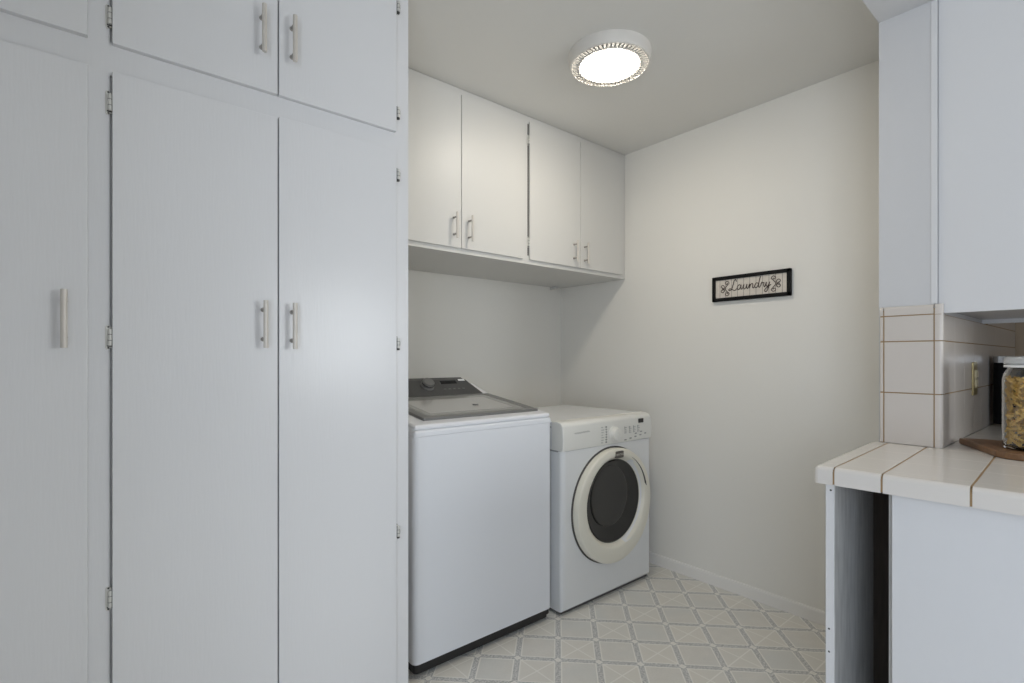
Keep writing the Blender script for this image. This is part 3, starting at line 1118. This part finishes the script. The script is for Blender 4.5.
BX = 1.50
t = thing('base_cabinet', 'white base cabinet with an open slot under the tiled worktop', 'cabinet', (1.8, 0.1, 0))
zb = CT - .0455
bm = bm_new()
add_box(bm, BX, PX - .004, 0.487, 0.507, 0, zb, 0.0015, 1)
turn(bm)
end = obj('end_board', bm, [M['cab']], t)
bm = bm_new()
add_box(bm, BX + .0012, 1.90, 0.4855, 0.4872, 0.0, zb - .001)
turn(bm)
obj('inner_face', bm, M['raw'], t, label='scuffed grey inner face of the slot')
for z in (0.849, 0.485, 0.425):
    bm = bm_new()
    m4 = Matrix.Translation((BX - .0002, 0.4945 + .004 * (z < .6), z)) @ Matrix.Rotation(-PI / 2, 4, 'Y')
    add_lathe(bm, [(.0026, 0), (.0022, .0006), (0, .0007)], m4, 12)
    turn(bm)
    obj('nail_hole', bm, M['pin'], end)
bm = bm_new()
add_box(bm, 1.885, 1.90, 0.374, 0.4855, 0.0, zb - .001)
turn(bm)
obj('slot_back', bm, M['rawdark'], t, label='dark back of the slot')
bm = bm_new()
add_box(bm, BX, BX + .018, -0.25, 0.364, 0, zb - .004, 0.0015, 1)
turn(bm)
obj('end_panel', bm, M['cab'], t)
bm = bm_new()
add_box(bm, BX + .020, BX + .045, 0.340, 0.3735, 0, zb - .001)
add_box(bm, BX + .045, 1.9, 0.3640, 0.3735, 0, zb - .001)
turn(bm)
obj('stile', bm, M['raw'], t)
bm = bm_new()
add_box(bm, BX + .018, XK - .003, -0.24, 0.30, 0.10, zb - .001)
add_box(bm, BX + .018, XK - .003, -0.18, 0.30, 0.0, 0.10)
obj('carcass', bm, M['cab'], t)

# ------------------------------------------------------------------ wall cabinet at the right
UX0, UX1, UY0, UY1, UZ = 2.063, 2.840, 0.055, PY0 - .001, 1.335
t = thing('wall_cabinet', 'white upper cabinet with plain end panel above the tiled worktop', 'cabinet', (2.45, 0.25, UZ))
bm = bm_new()
add_box(bm, UX0, UX0 + .018, UY0, UY1, UZ, ZT, 0.0015, 1)
obj('end_panel', bm, M['cab'], t)
bm = bm_new()
add_box(bm, UX1 - .018, UX1, UY0, UY1, UZ, ZT)
add_box(bm, UX0 + .018, UX1 - .018, UY0, UY1, UZ + .016, UZ + .034)
add_box(bm, UX0 + .018, UX1 - .018, UY1 - .012, UY1, UZ + .034, ZT)
add_box(bm, UX0 + .018, UX1 - .018, UY0, UY0 + .018, UZ, UZ + .05)
obj('carcass', bm, M['cab'], t)
bm = bm_new()
add_box(bm, PX - .0035, PX - .0003, PY0 + .0005, PY0 + .016, 1.366, 2.322, 0.0012, 2)
obj('filler_strip', bm, M['cab'], t)
for a, b in ((UX0 + .004, 2.4575), (2.4605, UX1 - .004)):
    bm = bm_new()
    add_box(bm, a, b, UY0 - .018, UY0, UZ + .012, ZT - .03, 0.002, 1)
    obj('door', bm, M['cab'], t)

# ------------------------------------------------------------------ brass outlet plate
ox, oz = 2.565, 1.118
OY = PY0 - .0125
t = thing('outlet_plate', 'narrow brass outlet plate on the tiled wall beside the toaster', 'outlet', (ox, OY, oz - .06))
bm = bm_new()
add_box(bm, ox - .040, ox + .040, OY - .006, OY + .0005, oz - .062, oz + .062, 0.0035, 2)
obj('plate', bm, M['brass'], t)
bm = bm_new()
add_box(bm, ox - .018, ox + .018, OY - .0085, OY - .004, oz - .034, oz + .034, 0.003, 2)
add_box(bm, ox - .016, ox + .016, OY - .0105, OY - .008, oz + .004, oz + .030, 0.003, 2)
add_box(bm, ox - .016, ox + .016, OY - .0105, OY - .008, oz - .030, oz - .004, 0.003, 2)
obj('socket', bm, M['ivory'], t)

# ------------------------------------------------------------------ black toaster
t = thing('toaster', 'black boxy toaster with a steel top standing behind the pasta jar', 'toaster', (3.00, 0.26, CT))
tx0, tx1, ty0, ty1 = 2.86, 3.14, 0.165, 0.352
bm = bm_new()
add_box(bm, tx0, tx1, ty0, ty1, CT + .012, 1.180, 0.022, 4, sel=lambda m_, d: abs(d.z) > .9)
bd = obj('body', bm, M['toaster'], t)
bm = bm_new()
add_box(bm, tx0 - .001, tx1 + .001, ty0 - .001, ty1 + .001, 1.180, 1.198, 0.022, 4, sel=lambda m_, d: m_.z > 1.17)
add_box(bm, tx0 + .04, tx1 - .04, 0.205, 0.232, 1.1965, 1.1995, mi=1)
add_box(bm, tx0 + .04, tx1 - .04, 0.285, 0.312, 1.1965, 1.1995, mi=1)
obj('top', bm, [M['chrome'], M['blackp']], t)
bm = bm_new()
add_box(bm, tx0 - .016, tx0 + .001, 0.235, 0.275, 1.10, 1.118, 0.004, 2)
obj('lever', bm, M['blackp'], t)
for fx in (tx0 + .04, tx1 - .04):
    for fy in (ty0 + .035, ty1 - .035):
        bm = bm_new()
        add_lathe(bm, [(0, CT + .0002), (.011, CT + .0002), (.012, CT + .013)], Matrix.Translation((fx, fy, 0)), 14)
        obj('foot', bm, M['blackp'], t)

# ------------------------------------------------------------------ wooden board
bz = CT + .0003
poly = [(2.202, 0.352), (2.150, 0.322), (1.985, 0.238), (1.962, 0.214), (1.955, 0.185), (1.962, 0.10), (1.99, 0.02), (2.06, 0.005), (2.19, 0.03), (2.215, 0.06), (2.235, 0.20), (2.24, 0.30)]
bm = bm_new()
add_prism(bm, poly, 'z', bz, bz + .019, 0.004, 3)
tag(obj('cutting_board', bm, M['wood'], None, origin=(2.08, 0.17, bz)), 'dark wooden cutting board lying on the tiled worktop under the pasta jar', 'cutting board')

# ------------------------------------------------------------------ glass jar and its pasta
jx, jy, jz, jr = 2.076, 0.163, bz + .0195, 0.072
t = thing('glass_jar', 'clear glass storage jar with glass lid on the wooden board', 'jar', (jx, jy, jz))
J = Matrix.Translation((jx, jy, jz)) @ Matrix.Diagonal((1, 1, 1.045, 1))
bm = bm_new()
out = [(0, 0), (.064, 0), (.070, .004), (jr, .012), (jr, .190), (.069, .206), (.060, .222), (.058, .232)]
inn = [(.0555, .232), (.0575, .221), (.0662, .205), (.0692, .190), (.0692, .013), (.066, .008), (0, .007)]
add_lathe(bm, out + inn, J, 48)
obj('body', bm, M['glass'], t)
bm = bm_new()
add_lathe(bm, [(0, .226), (.053, .226), (.054, .2325), (.066, .2325), (.068, .236), (.068, .246), (.064, .252), (.03, .256), (0, .257)], J, 48)
obj('lid', bm, M['lidjar'], t)
bm = bm_new()
add_lathe(bm, [(.0585, .2235), (.0680, .2245), (.0680, .2305), (.0565, .232)], J, 40)
obj('seal', bm, M['white'], t)


def fusilli():
    t3 = bmesh.new()
    L, R, n = random.uniform(.030, .040), 0.0062, 14
    for blade in range(3):
        a0 = 2 * PI * blade / 3
        prev = None
        for i in range(n + 1):
            u = i / n
            a = a0 + u * 2 * PI * 1.35
            z = (u - .5) * L
            c, s = math.cos(a), math.sin(a)
            ta = Vector((-s, c, 0)) * .0009
            ring = [t3.verts.new(Vector((c * .0004, s * .0004, z)) + ta), t3.verts.new(Vector((c * R, s * R, z)) + ta * .8),
                    t3.verts.new(Vector((c * R, s * R, z)) - ta * .8), t3.verts.new(Vector((c * .0004, s * .0004, z)) - ta)]
            if prev:
                for k in range(4):
                    t3.faces.new([prev[k], prev[(k + 1) % 4], ring[(k + 1) % 4], ring[k]])
            prev = ring
    return t3


bm = bm_new()
cnt = 0
z = .016
while z < .196:
    for k in range(13):
        rr = .057 if k % 13 < 9 else .030
        nn = 9 if k < 9 else 4
        a = 2 * PI * (k % nn) / nn + random.uniform(-.25, .25) + z * 40
        rr += random.uniform(-.003, .002)
        # lie roughly along the glass, tilted
        tang = Vector((-math.sin(a), math.cos(a), 0))
        ax = (tang * math.cos(random.uniform(-.9, .9)) + Vector((0, 0, 1)) * random.uniform(-.9, .9)).normalized()
        rot = ax.to_track_quat('Z', 'Y').to_matrix().to_4x4()
        pos = Vector((jx + rr * math.cos(a), jy + rr * math.sin(a), jz + z + random.uniform(0, .006) + .0045))
        merge(bm, fusilli(), 0, Matrix.Translation(pos) @ rot @ Matrix.Rotation(random.uniform(0, 6), 4, 'Z'))
        cnt += 1
    z += .0125
# keep every piece inside the glass
for v in bm.verts:
    d = Vector((v.co.x - jx, v.co.y - jy))
    if d.length > .0680:
        d = d.normalized() * .0680
        v.co.x, v.co.y = jx + d.x, jy + d.y
    v.co.z = max(v.co.z, jz + .0105)
tag(obj('fusilli_pasta', bm, M['pasta'], None, origin=(jx, jy, jz + .0105)), 'yellow dry spiral pasta filling the clear glass jar', 'pasta', kind='stuff')
